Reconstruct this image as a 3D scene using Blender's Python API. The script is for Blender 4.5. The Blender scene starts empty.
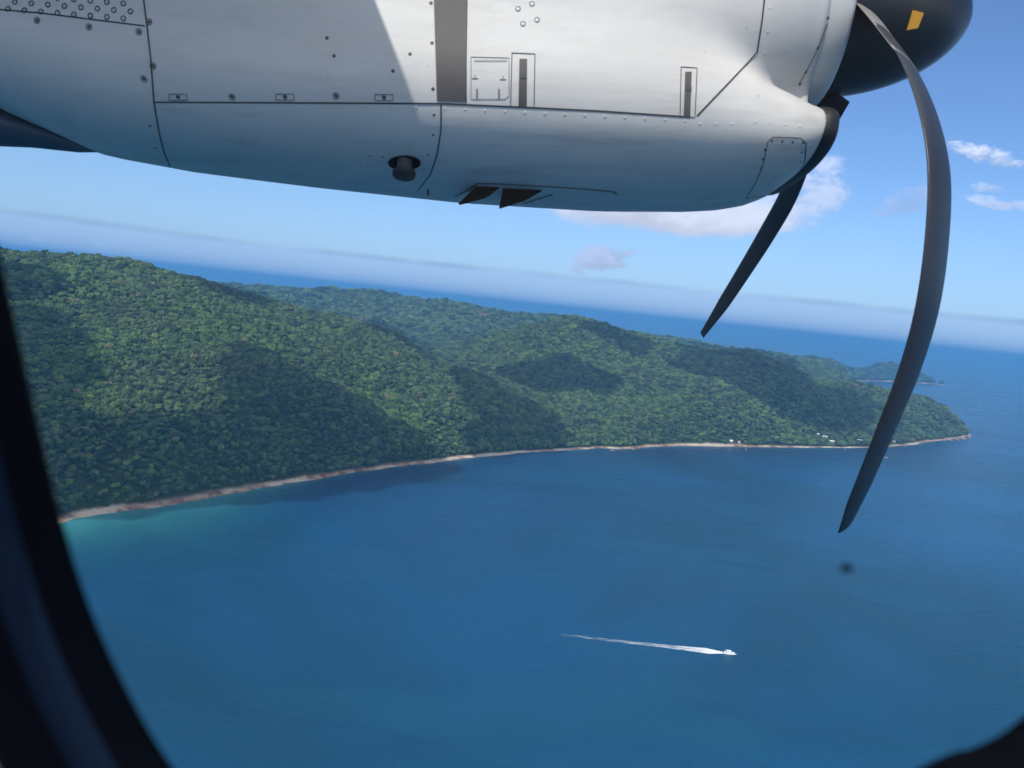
import bpy, bmesh, math, random
import numpy as np
from mathutils import Vector, Matrix
from mathutils.bvhtree import BVHTree

SC = bpy.context.scene
COL = SC.collection
R = math.radians
random.seed(7)
RNG = np.random.default_rng(7)

# ------------------------------------------------------------------ camera
H = 350.0                       # flying height in metres
FPX = 768.0                     # focal length in picture widths of 1024
PITCH, ROLL = R(5.95), R(6.1)
fw = Vector((0, math.cos(PITCH), -math.sin(PITCH)))
r0 = Vector((1, 0, 0)); u0 = Vector((0, math.sin(PITCH), math.cos(PITCH)))
rt = r0 * math.cos(ROLL) + u0 * math.sin(ROLL)
up = -r0 * math.sin(ROLL) + u0 * math.cos(ROLL)
EYE = Vector((0, 0, H))
cam = bpy.data.cameras.new('camera')
camo = bpy.data.objects.new('camera', cam)
COL.objects.link(camo)
camo.matrix_world = Matrix(((rt.x, up.x, -fw.x, 0), (rt.y, up.y, -fw.y, 0), (rt.z, up.z, -fw.z, H), (0, 0, 0, 1)))
cam.sensor_width = 36; cam.lens = FPX / 1024 * 36
cam.clip_start = 0.02; cam.clip_end = 300000
cam.dof.use_dof = True; cam.dof.focus_distance = 900; cam.dof.aperture_fstop = 8.5
SC.camera = camo

# aircraft axes: forward along the fuselage, outboard, up
BANK = R(1.5)
ax = rt * math.cos(BANK) - up * math.sin(BANK)
az = up * math.cos(BANK) + rt * math.sin(BANK)
ay = fw
AIR = Matrix(((ax.x, ay.x, az.x, 0), (ax.y, ay.y, az.y, 0), (ax.z, ay.z, az.z, H), (0, 0, 0, 1)))

# ------------------------------------------------------------------ light
SUN = (ax * -0.27 + ay * -1.0 + az * 0.95).normalized()
SUN_EL = math.asin(SUN.z)
sl = bpy.data.lights.new('sun', 'SUN'); sl.energy = 3.7; sl.angle = R(0.53); sl.color = (1, .955, .88)
so = bpy.data.objects.new('sun', sl); COL.objects.link(so)
so.rotation_euler = SUN.to_track_quat('Z', 'Y').to_euler()
so.location = (0, 0, 900)

V = SC.view_settings
V.view_transform = 'Standard'; V.look = 'None'; V.gamma = 1; V.use_curve_mapping = False
V.exposure = 0.0
SC.cycles.use_denoising = True
SC.cycles.max_bounces = 5; SC.cycles.diffuse_bounces = 2; SC.cycles.glossy_bounces = 2
SC.cycles.transparent_max_bounces = 6; SC.cycles.volume_bounces = 0; SC.cycles.sample_clamp_indirect = 4


class NT:
    """small helper for node trees"""
    def __init__(s, tree):
        s.t = tree; s.n = tree.nodes; s.l = tree.links
    def add(s, typ, **kw):
        n = s.n.new(typ)
        for k, v in kw.items(): setattr(n, k, v)
        return n
    def link(s, a, b): s.l.new(a, b)
    def put(s, sock, v):
        if isinstance(v, bpy.types.NodeSocket): s.l.new(v, sock)
        elif v is not None: sock.default_value = v
    def m(s, op, a, b=None, c=None, clamp=False):
        n = s.add('ShaderNodeMath', operation=op, use_clamp=clamp)
        s.put(n.inputs[0], a); s.put(n.inputs[1], b); s.put(n.inputs[2], c)
        return n.outputs[0]
    def sm(s, x, a, b):
        n = s.add('ShaderNodeMapRange', interpolation_type='SMOOTHSTEP')
        s.put(n.inputs[0], x); n.inputs[1].default_value = a; n.inputs[2].default_value = b
        return n.outputs[0]
    def mix(s, f, a, b, mode='MIX'):
        n = s.add('ShaderNodeMix', data_type='RGBA', blend_type=mode)
        s.put(n.inputs[0], f)
        for i, v in ((6, a), (7, b)):
            if isinstance(v, tuple): v = (*v[:3], 1)
            s.put(n.inputs[i], v)
        return n.outputs[2]
    def noise(s, vec, scale, detail=4, rough=.5, dist=0):
        n = s.add('ShaderNodeTexNoise')
        if vec is not None: s.l.new(vec, n.inputs['Vector'])
        n.inputs['Scale'].default_value = scale; n.inputs['Detail'].default_value = detail
        n.inputs['Roughness'].default_value = rough; n.inputs['Distortion'].default_value = dist
        return n.outputs['Fac']


# ---- sky: physical sky, with the far haze layer and the clouds that stand over the horizon
w = bpy.data.worlds.new('World'); SC.world = w; w.use_nodes = True
T = NT(w.node_tree); T.n.clear()
sky = T.add('ShaderNodeTexSky', sky_type='NISHITA', sun_disc=False)
sky.sun_elevation = SUN_EL; sky.sun_rotation = math.atan2(SUN.x, SUN.y)
sky.altitude = 300; sky.air_density = 1.0; sky.dust_density = 0.6; sky.ozone_density = 2.0
tc = T.add('ShaderNodeTexCoord')
sp = T.add('ShaderNodeSeparateXYZ'); T.link(tc.outputs['Generated'], sp.inputs[0])
dx, dy, dz = sp.outputs
hyp = T.m('SQRT', T.m('ADD', T.m('MULTIPLY', dx, dx), T.m('MULTIPLY', dy, dy)))
el = T.m('ARCTANGENT', T.m('DIVIDE', dz, T.m('MAXIMUM', hyp, 1e-4)))      # elevation, radians
azm = T.m('ARCTAN2', dx, dy)                                              # azimuth from the view heading
cv = T.add('ShaderNodeCombineXYZ'); T.link(azm, cv.inputs[0]); T.link(T.m('MULTIPLY', el, 1.6), cv.inputs[1])
P = cv.outputs[0]


def pix_ang(u, v):
    d = fw + rt * ((u - 512) / FPX) + up * ((384 - v) / FPX)
    return math.atan2(d.x, d.y), math.atan2(d.z, math.hypot(d.x, d.y))


skyc = T.mix(1.0, sky.outputs[0], (0.78, 1.0, 1.30), 'MULTIPLY')
# pale humid layer lying on the horizon, with a thin greyer top
wob = T.m('MULTIPLY', T.m('SUBTRACT', T.noise(P, 3.0, 2), .5), .012)
e2 = T.m('ADD', el, wob)
layer = T.m('SUBTRACT', 1.0, T.sm(e2, 0.037, 0.043))
broad = T.m('SUBTRACT', 1.0, T.sm(el, 0.0, 0.20))
skyc = T.mix(T.m('MULTIPLY', broad, .45), skyc, (3.2, 5.2, 9.0))
bank = T.noise(P, 26, 6, .6)
layer = T.m('MULTIPLY', layer, T.m('ADD', .82, T.m('MULTIPLY', bank, .36)))
skyc = T.mix(T.m('MULTIPLY', layer, .55), skyc, (3.8, 5.5, 8.8))
puff = T.m('MULTIPLY', T.m('MULTIPLY', T.sm(bank, .56, .72), T.sm(el, .006, .016)), T.m('SUBTRACT', 1.0, T.sm(el, .022, .038)))
skyc = T.mix(T.m('MULTIPLY', puff, .55), skyc, (6.2, 7.0, 9.2))
line = T.m('MULTIPLY', T.sm(e2, 0.034, 0.040), T.m('SUBTRACT', 1.0, T.sm(e2, 0.0405, 0.046)))
skyc = T.mix(T.m('MULTIPLY', line, T.m('MULTIPLY', T.sm(T.noise(P, 9.0, 5), .3, .7), .5)), skyc, (2.3, 3.5, 5.8))


def cloud(u, v, du, dv, tilt, strength, color, ns, lo, hi, soft=1.0, seed=0.0):
    global skyc
    a0, e0 = pix_ang(u, v)
    x = T.m('SUBTRACT', azm, a0); y = T.m('SUBTRACT', el, e0)
    c, s_ = math.cos(tilt), math.sin(tilt)
    xr = T.m('DIVIDE', T.m('ADD', T.m('MULTIPLY', x, c), T.m('MULTIPLY', y, s_)), du / FPX)
    yr = T.m('DIVIDE', T.m('SUBTRACT', T.m('MULTIPLY', y, c), T.m('MULTIPLY', x, s_)), dv / FPX)
    rr = T.m('ADD', T.m('MULTIPLY', xr, xr), T.m('MULTIPLY', yr, yr))
    off = T.add('ShaderNodeVectorMath', operation='ADD'); T.link(P, off.inputs[0]); off.inputs[1].default_value = (seed, seed * .7, seed)
    nn = T.m('ADD', .5, T.m('MULTIPLY', T.m('SUBTRACT', T.noise(off.outputs[0], ns, 7, .62, .4), .5), 2.0))
    val = T.m('ADD', nn, T.m('MULTIPLY', T.m('SUBTRACT', 1.0, rr), .38 * soft))
    mask = T.m('MULTIPLY', T.sm(val, lo, hi), strength)
    mask = T.m('MULTIPLY', mask, T.m('SUBTRACT', 1.0, T.sm(rr, .7, 2.2)))
    # clouds are brighter towards the side the sun strikes
    shade = T.sm(T.m('ADD', yr, T.m('MULTIPLY', T.m('SUBTRACT', nn, .5), 2.5)), -1.0, .8)
    col = T.mix(shade, tuple(q * .72 for q in color), color)
    skyc = T.mix(mask, skyc, col)


cloud(668, 212, 135, 22, 0.02, .95, (7.4, 7.9, 9.6), 9, .38, 1.02, 1.9, 1.3)
cloud(805, 192, 50, 30, 0.4, .6, (7.8, 8.4, 10.4), 16, .55, 1.0, 1.2, 4.1)
cloud(603, 257, 40, 16, 0.3, .85, (5.0, 5.9, 8.5), 30, .48, .95, 1.2, 2.2)
cloud(905, 203, 28, 12, 0.4, .45, (4.6, 5.4, 8.2), 26, .5, .9, 1.1, 7.2)
cloud(990, 156, 42, 8, -0.28, .85, (7.8, 8.6, 10.6), 24, .55, .95, 1.1, 3.7)
cloud(1010, 204, 40, 6, -0.1, .6, (6.6, 7.6, 10.0), 22, .55, .95, 1.1, 5.9)
cloud(990, 188, 18, 5, -0.1, .5, (6.6, 7.6, 10.0), 26, .55, .95, 1.1, 9.9)
# unseen cloud added overhead and behind the aeroplane as bright neutral fill light
P3d = T.add('ShaderNodeVectorMath', operation='SCALE'); T.link(tc.outputs['Generated'], P3d.inputs[0]); P3d.inputs['Scale'].default_value = 1.0
nb = T.noise(P3d.outputs[0], 3.2, 7, .6, .3)
region = T.m('MAXIMUM', T.sm(el, .55, .80), T.m('MULTIPLY', T.sm(T.m('MULTIPLY', dy, -1.0), .1, .4), T.sm(el, .02, .12)))
skyc = T.mix(T.m('MULTIPLY', T.sm(nb, .38, .54), T.m('MULTIPLY', region, .95)), skyc, (11.5, 11.2, 10.8))
bg = T.add('ShaderNodeBackground'); T.link(skyc, bg.inputs[0]); bg.inputs[1].default_value = 0.11
wo = T.add('ShaderNodeOutputWorld'); T.link(bg.outputs[0], wo.inputs[0])

# ------------------------------------------------------------------ helpers


def tag(o, label=None, cat=None, group=None, kind=None):
    for k, v in (('label', label), ('category', cat), ('group', group), ('kind', kind)):
        if v: o[k] = v
    return o


def mat(name, color=(.5, .5, .5), rough=.5, metal=0.0, spec=.5, build=None):
    m = bpy.data.materials.new(name); m.use_nodes = True
    N = NT(m.node_tree)
    b = N.n['Principled BSDF']
    b.inputs['Base Color'].default_value = (*color, 1); b.inputs['Roughness'].default_value = rough
    b.inputs['Metallic'].default_value = metal; b.inputs['Specular IOR Level'].default_value = spec
    if build: build(N, b)
    return m


def mesh_obj(name, verts, faces, material=None, parent=None, smooth=False, mw=None):
    me = bpy.data.meshes.new(name)
    me.from_pydata([tuple(v) for v in verts], [], [tuple(f) for f in faces])
    me.update()
    if smooth: me.polygons.foreach_set('use_smooth', [True] * len(me.polygons))
    if material: me.materials.append(material)
    o = bpy.data.objects.new(name, me); COL.objects.link(o)
    if parent: o.parent = parent
    if mw: o.matrix_world = mw
    return o


def grid_obj(name, X, Y, Z, material, mask=None, smooth=True, attrs=None):
    """large surface from 2-D coordinate arrays"""
    n, m = X.shape
    co = np.stack([X, Y, Z], -1).reshape(-1, 3).astype(np.float32)
    idx = np.arange(n * m).reshape(n, m)
    q = np.stack([idx[:-1, :-1], idx[:-1, 1:], idx[1:, 1:], idx[1:, :-1]], -1).reshape(-1, 4)
    if mask is not None:
        mk = (mask[:-1, :-1] | mask[:-1, 1:] | mask[1:, 1:] | mask[1:, :-1]).reshape(-1)
        q = q[mk]
        used = np.unique(q)
        rm = -np.ones(n * m, int); rm[used] = np.arange(len(used))
        q = rm[q]; co = co[used]
    else: used = np.arange(n * m)
    me = bpy.data.meshes.new(name)
    me.vertices.add(len(co)); me.vertices.foreach_set('co', co.ravel())
    me.loops.add(q.size); me.loops.foreach_set('vertex_index', q.ravel().astype(np.int32))
    me.polygons.add(len(q))
    me.polygons.foreach_set('loop_start', np.arange(0, q.size, 4, dtype=np.int32))
    me.polygons.foreach_set('loop_total', np.full(len(q), 4, dtype=np.int32))
    me.update(calc_edges=True)
    if smooth: me.polygons.foreach_set('use_smooth', np.ones(len(q), bool))
    for k, a in (attrs or {}).items():
        at = me.attributes.new(k, 'FLOAT', 'POINT'); at.data.foreach_set('value', a.reshape(-1)[used].astype(np.float32))
    me.materials.append(material)
    o = bpy.data.objects.new(name, me); COL.objects.link(o)
    return o


def vnoise(x, y, seed=0):
    """smooth value noise, vectorised"""
    xi = np.floor(x).astype(np.int64); yi = np.floor(y).astype(np.int64)
    fx = x - xi; fy = y - yi
    fx = fx * fx * fx * (fx * (fx * 6 - 15) + 10); fy = fy * fy * fy * (fy * (fy * 6 - 15) + 10)
    def h(a, b):
        n = (a * 374761393 + b * 668265263 + seed * 974634777) & 0xFFFFFFFF
        n = ((n ^ (n >> 13)) * 1274126177) & 0xFFFFFFFF
        n = n ^ (n >> 16)
        return (n & 0xFFFFFF) / float(0xFFFFFF)
    return (h(xi, yi) * (1 - fx) + h(xi + 1, yi) * fx) * (1 - fy) + (h(xi, yi + 1) * (1 - fx) + h(xi + 1, yi + 1) * fx) * fy


def fbm(x, y, octs=4, seed=0, ridged=False):
    s = 0; a = 1; tot = 0
    for i in range(octs):
        n = vnoise(x + 17.3 * i, y - 9.1 * i, seed + i)
        if ridged: n = 1 - np.abs(2 * n - 1)
        s = s + a * n; tot += a
        a *= .5; x = x * 2.03; y = y * 2.03
    return s / tot


def ray(u, v): return (fw + rt * ((u - 512) / FPX) + up * ((384 - v) / FPX))


def sea_pt(u, v):
    d = ray(u, v); t = -H / d.z
    return (d.x * t, d.y * t)


def far_pt(u, v, dist):
    """point seen at (u, v) at a level distance: x, y, height"""
    d = ray(u, v); h = math.hypot(d.x, d.y); t = dist / h
    return (d.x * t, d.y * t, H + d.z * t)


# ------------------------------------------------------------------ island
front = [(58, 524), (75, 519), (100, 514), (150, 508), (200, 500), (240, 492), (300, 482), (345, 474), (390, 467),
         (430, 463), (470, 458), (520, 453), (570, 450), (600, 448), (625, 449.5), (650, 447), (675, 446), (700, 446), (750, 447), (800, 447.5),
         (850, 448), (885, 447), (915, 444.5), (930, 441.5), (945, 440), (958, 438.5), (967, 436.5)]
coast = [(-1500, 700), (-1150, 850), (-820, 930)] + [sea_pt(*p) for p in front]


def pol(u, d, v=340):
    a, _ = pix_ang(u, v); return (math.sin(a) * d, math.cos(a) * d)


coast += [pol(973, 3790, 430), pol(965, 3960, 430), pol(938, 4150, 425), pol(905, 4350, 410), pol(878, 4700, 395), pol(860, 5300, 390), pol(852, 6200, 384)]
coast += [sea_pt(847, 381), sea_pt(860, 381.2), sea_pt(872, 381.0), sea_pt(905, 382.4), sea_pt(925, 383.4), sea_pt(942, 384.6)]
coast += [pol(948, 8600, 380), pol(925, 9000, 380), pol(880, 9200, 380), pol(800, 8800), pol(700, 7600), pol(500, 6800), pol(200, 6300), pol(-100, 5200), (-3800, 3000), (-3600, 1200), (-2400, 700)]
CO = np.array(coast)


def sdist(x, y):
    """signed distance to the coast, positive on land"""
    sh = x.shape; x = x.ravel(); y = y.ravel()
    best = np.full(x.shape, 1e18); inside = np.zeros(x.shape, bool)
    n = len(CO)
    for i in range(n):
        ax_, ay_ = CO[i]; bx, by = CO[(i + 1) % n]
        ex, ey = bx - ax_, by - ay_
        t = np.clip(((x - ax_) * ex + (y - ay_) * ey) / (ex * ex + ey * ey), 0, 1)
        best = np.minimum(best, (x - ax_ - t * ex) ** 2 + (y - ay_ - t * ey) ** 2)
        c = (ay_ > y) != (by > y)
        with np.errstate(divide='ignore', invalid='ignore'):
            inside ^= c & (x < (bx - ax_) * (y - ay_) / (by - ay_ + 1e-12) + ax_)
    s = np.sqrt(best); s[~inside] *= -1
    return s.reshape(sh)


TREE = 8.0
ctrl = []          # (x, y, height)


def cp(u, v, d): x, y, h = far_pt(u, v, d); ctrl.append((x, y, h - TREE))
def cph(u, d, h): x, y = pol(u, d); ctrl.append((x, y, h))


# left mountain: skyline, then the spur falling to the shore
for a in [(-120, 285, 1750), (-60, 272, 1800), (0, 266, 1850), (60, 262, 1880), (90, 260, 1900), (130, 265, 1930), (160, 270, 1970),
          (200, 280, 2050), (235, 287, 2100), (265, 299, 2130), (290, 308, 2170), (325, 316, 2230), (360, 326, 2260), (385, 329, 2260),
          (405, 339, 2230), (430, 353, 2170), (445, 363, 2130), (470, 380, 2080), (500, 402, 2010), (530, 424, 1960)]: cp(*a)
# spur in front and the gully beside it
for a in [(90, 330, 1560), (150, 345, 1530), (210, 350, 1540), (200, 395, 1400), (190, 430, 1310), (100, 400, 1330), (262, 356, 1620),
          (320, 396, 1540), (380, 430, 1500), (330, 350, 1850), (400, 375, 1900), (450, 410, 1800), (300, 330, 1950), (360, 400, 1680),
          (430, 435, 1640), (230, 320, 1750), (300, 440, 1420), (40, 300, 1680)]: cp(*a)
# behind the left mountain
for a in [(-100, 2700, 150), (0, 2700, 150), (100, 2750, 130), (200, 2800, 110), (300, 2900, 90), (380, 2900, 70), (430, 2750, 60), (470, 2500, 70)]: cph(*a)
# valley and second mountain
for a in [(440, 352, 3100), (480, 339, 3050), (520, 326, 3050), (560, 321, 3020), (590, 322, 3000), (620, 331, 2980), (650, 341, 2960),
          (700, 351, 2950), (745, 354, 3020), (780, 363, 3050), (800, 376, 3080), (818, 388, 3120), (840, 392, 3200), (862, 392, 3350), (890, 394, 3500), (920, 400, 3640),
          (937, 406, 3700), (950, 417, 3720), (959, 426, 3720)]: cp(*a)
for a in [(500, 372, 2500), (520, 390, 2250), (560, 380, 2450), (545, 366, 2550), (600, 370, 2550), (600, 410, 2220), (660, 400, 2380), (640, 370, 2620), (575, 425, 2090),
          (700, 378, 2650), (720, 410, 2380), (760, 385, 2740), (790, 400, 2730), (810, 408, 2780), (835, 418, 2860), (860, 402, 3180), (855, 418, 3000),
          (895, 415, 3220), (928, 421, 3470), (830, 436, 2760), (760, 425, 2520)]: cp(*a)
for a in [(500, 3500, 120), (560, 3500, 150), (620, 3550, 120), (700, 3550, 110), (780, 3650, 100), (850, 3900, 60), (880, 3950, 60)]: cph(*a)
# far ridge on the left
for a in [(200, 288, 4700), (250, 290, 4600), (300, 292, 4500), (345, 296, 4450), (362, 297, 4400), (378, 295, 4400), (400, 301, 4400), (430, 304, 4400),
          (480, 312, 4450), (520, 318, 4500), (570, 320, 4500), (620, 336, 4500), (420, 340, 3550), (350, 330, 3700), (250, 320, 3900)]: cp(*a)
# ridges running out to the far point
for a in [(690, 345, 4700), (715, 349, 4700), (740, 354, 4700), (765, 356.5, 4800), (790, 359.5, 5200), (815, 361.5, 5900), (835, 365.5, 6800), (846, 371, 7700), (855, 373, 8100),
          (872, 369.5, 8150), (895, 368, 8250), (915, 371, 8350), (932, 376, 8400), (800, 368, 4400), (826, 380, 4400)]: cp(*a)
for a in [(300, 5600, 60), (500, 5800, 40), (700, 6200, 60), (780, 6300, 60), (800, 7000, 60), (820, 7800, 30), (900, 8700, 30), (100, 5200, 80), (830, 5400, 110), (760, 5600, 120), (700, 5300, 130)]: cph(*a)
C = np.array(ctrl)
csd = sdist(C[:, 0], C[:, 1])


def coastfac(s):
    t = np.maximum(s - 5, 0)
    return 1 - np.exp(-(t * t / (t + 22)) / 80.0)


_k = csd > 12; print('dropped', C[~_k]); C = C[_k]; csd = csd[_k]
tgt = np.clip(C[:, 2], 3, None) / np.maximum(coastfac(csd), .45)
SCL = 1000.0


def tps(r2): return np.where(r2 > 1e-12, .5 * r2 * np.log(np.maximum(r2, 1e-12)), 0)


n = len(C); A = np.zeros((n + 3, n + 3))
Pn = C[:, :2] / SCL
A[:n, :n] = tps(((Pn[:, None] - Pn[None]) ** 2).sum(-1)) + np.eye(n) * .0008
A[:n, n] = 1; A[:n, n + 1:] = Pn; A[n, :n] = 1; A[n + 1:, :n] = Pn.T
wts = np.linalg.solve(A, np.concatenate([tgt, np.zeros(3)]))


def height(x, y, s=None):
    sh = x.shape; xf = x.ravel() / SCL; yf = y.ravel() / SCL
    if s is None: s = sdist(x, y)
    out = np.empty(xf.shape)
    for i in range(0, len(xf), 40000):
        q = np.stack([xf[i:i + 40000], yf[i:i + 40000]], -1)
        k = tps(((q[:, None] - Pn[None]) ** 2).sum(-1))
        out[i:i + 40000] = k @ wts[:n] + wts[n] + q @ wts[n + 1:]
    Rr = np.maximum(out.reshape(sh), 12)
    dist = np.hypot(x, y)
    gul = fbm(x / 330 + 3, y / 330, 4, 5, ridged=True) - .62
    fine = fbm(x / 90, y / 90, 3, 11) - .5
    amp = np.clip(Rr / 150, .2, 1)
    Rr = Rr + gul * 62 * amp * (1 - coastfac(s) * .25) + fine * 20 * amp
    land = 1.2 * np.clip(s / 10, 0, 1) + Rr * coastfac(s)
    return np.where(s > 0, land, np.maximum(s * .12, -14))


na, nd = 760, 560
azs = np.linspace(R(-42), R(38), na)
ds = 850 * np.power(9600 / 850, np.linspace(0, 1, nd))
AA, DD = np.meshgrid(azs, ds, indexing='ij')
GX, GY = np.sin(AA) * DD, np.cos(AA) * DD
GS = sdist(GX, GY)
jag = (fbm(GX / 45, GY / 45, 3, 31) - .5) * 14          # small coves and points
GS2 = GS + jag * np.clip(1 - np.abs(GS) / 60, 0, 1)
GZ = height(GX, GY, GS2)


OPEN = far_pt(839, 437, 2760)[:2]


def m_land(N, b):
    at = N.add('ShaderNodeAttribute', attribute_name='shore')
    g = N.add('ShaderNodeNewGeometry'); p = g.outputs['Position']
    n1 = N.noise(p, .05, 5, .65); n2 = N.noise(p, .012, 4, .6); n3 = N.noise(p, .6, 3)
    rock = N.mix(N.sm(n1, .38, .66), (.16, .085, .06), (.42, .30, .22))
    sand = N.mix(n3, (.46, .38, .29), (.60, .51, .41))
    c = N.mix(N.sm(n2, .46, .60), rock, sand)
    soil = N.mix(n1, (.020, .032, .012), (.05, .07, .022))
    op = N.add('ShaderNodeVectorMath', operation='DISTANCE'); N.link(p, op.inputs[0]); op.inputs[1].default_value = (*OPEN, 14)
    soil = N.mix(N.m('SUBTRACT', 1.0, N.sm(op.outputs['Value'], 28, 48)), soil, N.mix(n1, (.22, .17, .10), (.16, .17, .07)))
    f = N.sm(N.m('ADD', at.outputs['Fac'], N.m('MULTIPLY', N.m('SUBTRACT', n1, .5), 10)), 9, 16)
    N.link(N.mix(f, c, soil), b.inputs['Base Color'])
    bp = N.add('ShaderNodeBump'); bp.inputs['Strength'].default_value = .6; bp.inputs['Distance'].default_value = 2
    N.link(n1, bp.inputs['Height']); N.link(bp.outputs[0], b.inputs['Normal'])


M_LAND = mat('island_ground', rough=.95, spec=.1, build=m_land)
land = grid_obj('hills', GX, GY, GZ, M_LAND, GS2 > -25, attrs={'shore': GS2})
tag(land, kind='structure', label='forested island slopes with a narrow sandy and rocky shore')

# ---- sea
rr = np.concatenate([np.array([5.0]), 60 * np.power(115000 / 60, np.linspace(0, 1, 420))])
aa = np.concatenate([np.linspace(R(-180), R(-44), 30)[:-1], np.linspace(R(-44), R(40), 420), np.linspace(R(40), R(180), 30)[1:]])
SA, SD = np.meshgrid(aa, rr, indexing='ij')
SX, SY = np.sin(SA) * SD, np.cos(SA) * SD
SS = -sdist(SX, SY)
bx, by = sea_pt(120, 520)
bay = np.exp(-((SX - bx) ** 2 + (SY - by) ** 2) / (2 * 170 ** 2))
shal = np.exp(-np.maximum(SS, 0) / (9 + 75 * bay)) * (.35 + .65 * bay) * np.clip(1.2 - SD / 9000, 0, 1)
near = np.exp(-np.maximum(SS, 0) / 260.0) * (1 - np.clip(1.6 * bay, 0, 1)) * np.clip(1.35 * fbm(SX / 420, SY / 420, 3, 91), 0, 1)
shal *= .55 + .9 * fbm(SX / 120, SY / 120, 3, 77)
shal *= .8


def m_sea(N, b):
    at = N.add('ShaderNodeAttribute', attribute_name='shallow')
    g = N.add('ShaderNodeNewGeometry'); p = g.outputs['Position']
    n1 = N.noise(p, .0016, 4, .55, .6)
    sc = N.add('ShaderNodeMapping'); sc.inputs['Scale'].default_value = (.35, 1, 1); sc.inputs['Rotation'].default_value = (0, 0, .5)
    N.link(p, sc.inputs[0])
    streak = N.noise(sc.outputs[0], .006, 5, .6, .4)
    deep = N.mix(N.sm(n1, .36, .64), (.003, .047, .088), (.004, .070, .165))
    big = N.noise(p, .0006, 2, .5)
    deep = N.mix(N.m('MULTIPLY', N.sm(streak, .50, .62), .35), deep, (.006, .085, .15))
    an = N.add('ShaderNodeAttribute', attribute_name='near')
    deep = N.mix(N.m('MULTIPLY', an.outputs['Fac'], .95), deep, (.006, .026, .085))  # navy inshore tint: a soft cloud shadow put into the water colour
    c = N.mix(N.m('MULTIPLY', at.outputs['Fac'], 1.15, clamp=True), deep, (.045, .26, .27))
    N.link(c, b.inputs['Base Color'])
    b.inputs['IOR'].default_value = 1.33; b.inputs['Specular IOR Level'].default_value = .4
    N.link(N.m('ADD', .16, N.m('MULTIPLY', streak, .22)), b.inputs['Roughness'])
    w1 = N.noise(p, .09, 6, .7); w2 = N.noise(p, .9, 4, .6)
    h = N.m('ADD', N.m('MULTIPLY', w1, 1.6), N.m('MULTIPLY', w2, .22))
    bp = N.add('ShaderNodeBump'); bp.inputs['Strength'].default_value = .55; bp.inputs['Distance'].default_value = 1.0
    N.link(h, bp.inputs['Height']); N.link(bp.outputs[0], b.inputs['Normal'])


M_SEA = mat('sea_water', rough=.2, spec=.5, build=m_sea)
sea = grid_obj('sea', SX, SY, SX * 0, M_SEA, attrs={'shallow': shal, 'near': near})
tag(sea, kind='structure', label='deep blue tropical sea')

landT = BVHTree.FromPolygons([v.co.copy() for v in land.data.vertices], [tuple(p.vertices) for p in land.data.polygons])


def hit(u, v, far=True):
    d = ray(u, v).normalized()
    loc, nrm, i, t = landT.ray_cast(EYE, d, 20000)
    if loc is None or loc.z < 0:
        if not far and v < 420: return None
        x, y = sea_pt(u, v); return Vector((x, y, 0))
    return loc



HUTS = ((731, 440.5, 11, 7, .2, 0, 'single white roofed hut among trees above the beach'),
        (818, 434, 9, 6, .3, 0, 'small white roofed hut highest up behind the clearing'),
        (825, 436.5, 15, 7, -.4, 0, 'slanting pale roofed hut beside the brown clearing'),
        (832, 441, 17, 7, .05, 0, 'long white roofed hut at the foot of the clearing'),
        (859.5, 440, 17, 8, -.05, 0, 'bright white roofed house right of the clearing'),
        (894, 441, 8, 6, .0, 1, 'small tan roofed hut near the red rocks'),
        (739, 441.5, 8, 6, .0, 1, 'brown roofed shed beside the single white hut'))
SITES = []
for hh in HUTS:
    g = hit(hh[0], hh[1] + 1)
    SITES.append((g.x, g.y))
open_x, open_y = hit(839, 437).x, hit(839, 437).y

# ------------------------------------------------------------------ forest


def lumpy(seed, flat=.8, sub=3, amp=.34):
    """tree crown of leafy clumps, about one metre across, pivot at its foot"""
    rs = np.random.default_rng(seed)
    bm = bmesh.new(); bmesh.ops.create_icosphere(bm, subdivisions=sub, radius=1)
    lob = rs.normal(size=(16, 3)); lob /= np.linalg.norm(lob, axis=1)[:, None]; lob[:, 2] = np.abs(lob[:, 2]) * .9
    for v in bm.verts:
        c = np.array(v.co)
        d = np.max(lob @ c)
        r = .62 + .50 * max(0, (d - .80) / .20) ** .8 + rs.normal() * amp * .2
        v.co = Vector((c[0] * r * .60, c[1] * r * .60, (c[2] * flat * r * .80)))
    for v in bm.verts: v.co.z += .55
    me = bpy.data.meshes.new('crown'); bm.to_mesh(me); bm.free()
    return me


def m_leaf(N, b):
    oi = N.add('ShaderNodeObjectInfo'); r = oi.outputs['Random']
    g = N.add('ShaderNodeNewGeometry'); p = g.outputs['Position']
    big = N.noise(p, .006, 3, .6); sm_ = N.noise(p, .35, 3, .6)
    c = N.mix(N.sm(r, 0, 1), (.018, .038, .017), (.080, .132, .046))
    c = N.mix(N.m('GREATER_THAN', r, .93), c, (.10, .15, .05))
    c = N.mix(N.m('MULTIPLY', N.m('GREATER_THAN', N.m('FRACT', N.m('MULTIPLY', r, 57.0)), .99), .8), c, (.17, .13, .085))
    c = N.mix(N.sm(big, .35, .68), c, N.mix(1.0, c, (1.25, 1.35, .95), 'MULTIPLY'))
    c = N.mix(N.m('MULTIPLY', sm_, .8), c, N.mix(1.0, c, (.45, .5, .5), 'MULTIPLY'))
    N.link(c, b.inputs['Base Color'])


M_LEAF = mat('tree_leaves', rough=.75, spec=.25, build=m_leaf)
protos = []
for i, (fl, am) in enumerate([(.8, 1), (.95, 1.2), (.65, .9), (.85, 1.4)]):
    me = lumpy(100 + i, fl, 3, am * .4); me.materials.append(M_LEAF)
    protos.append(bpy.data.objects.new('leafy_crown', me))


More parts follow.
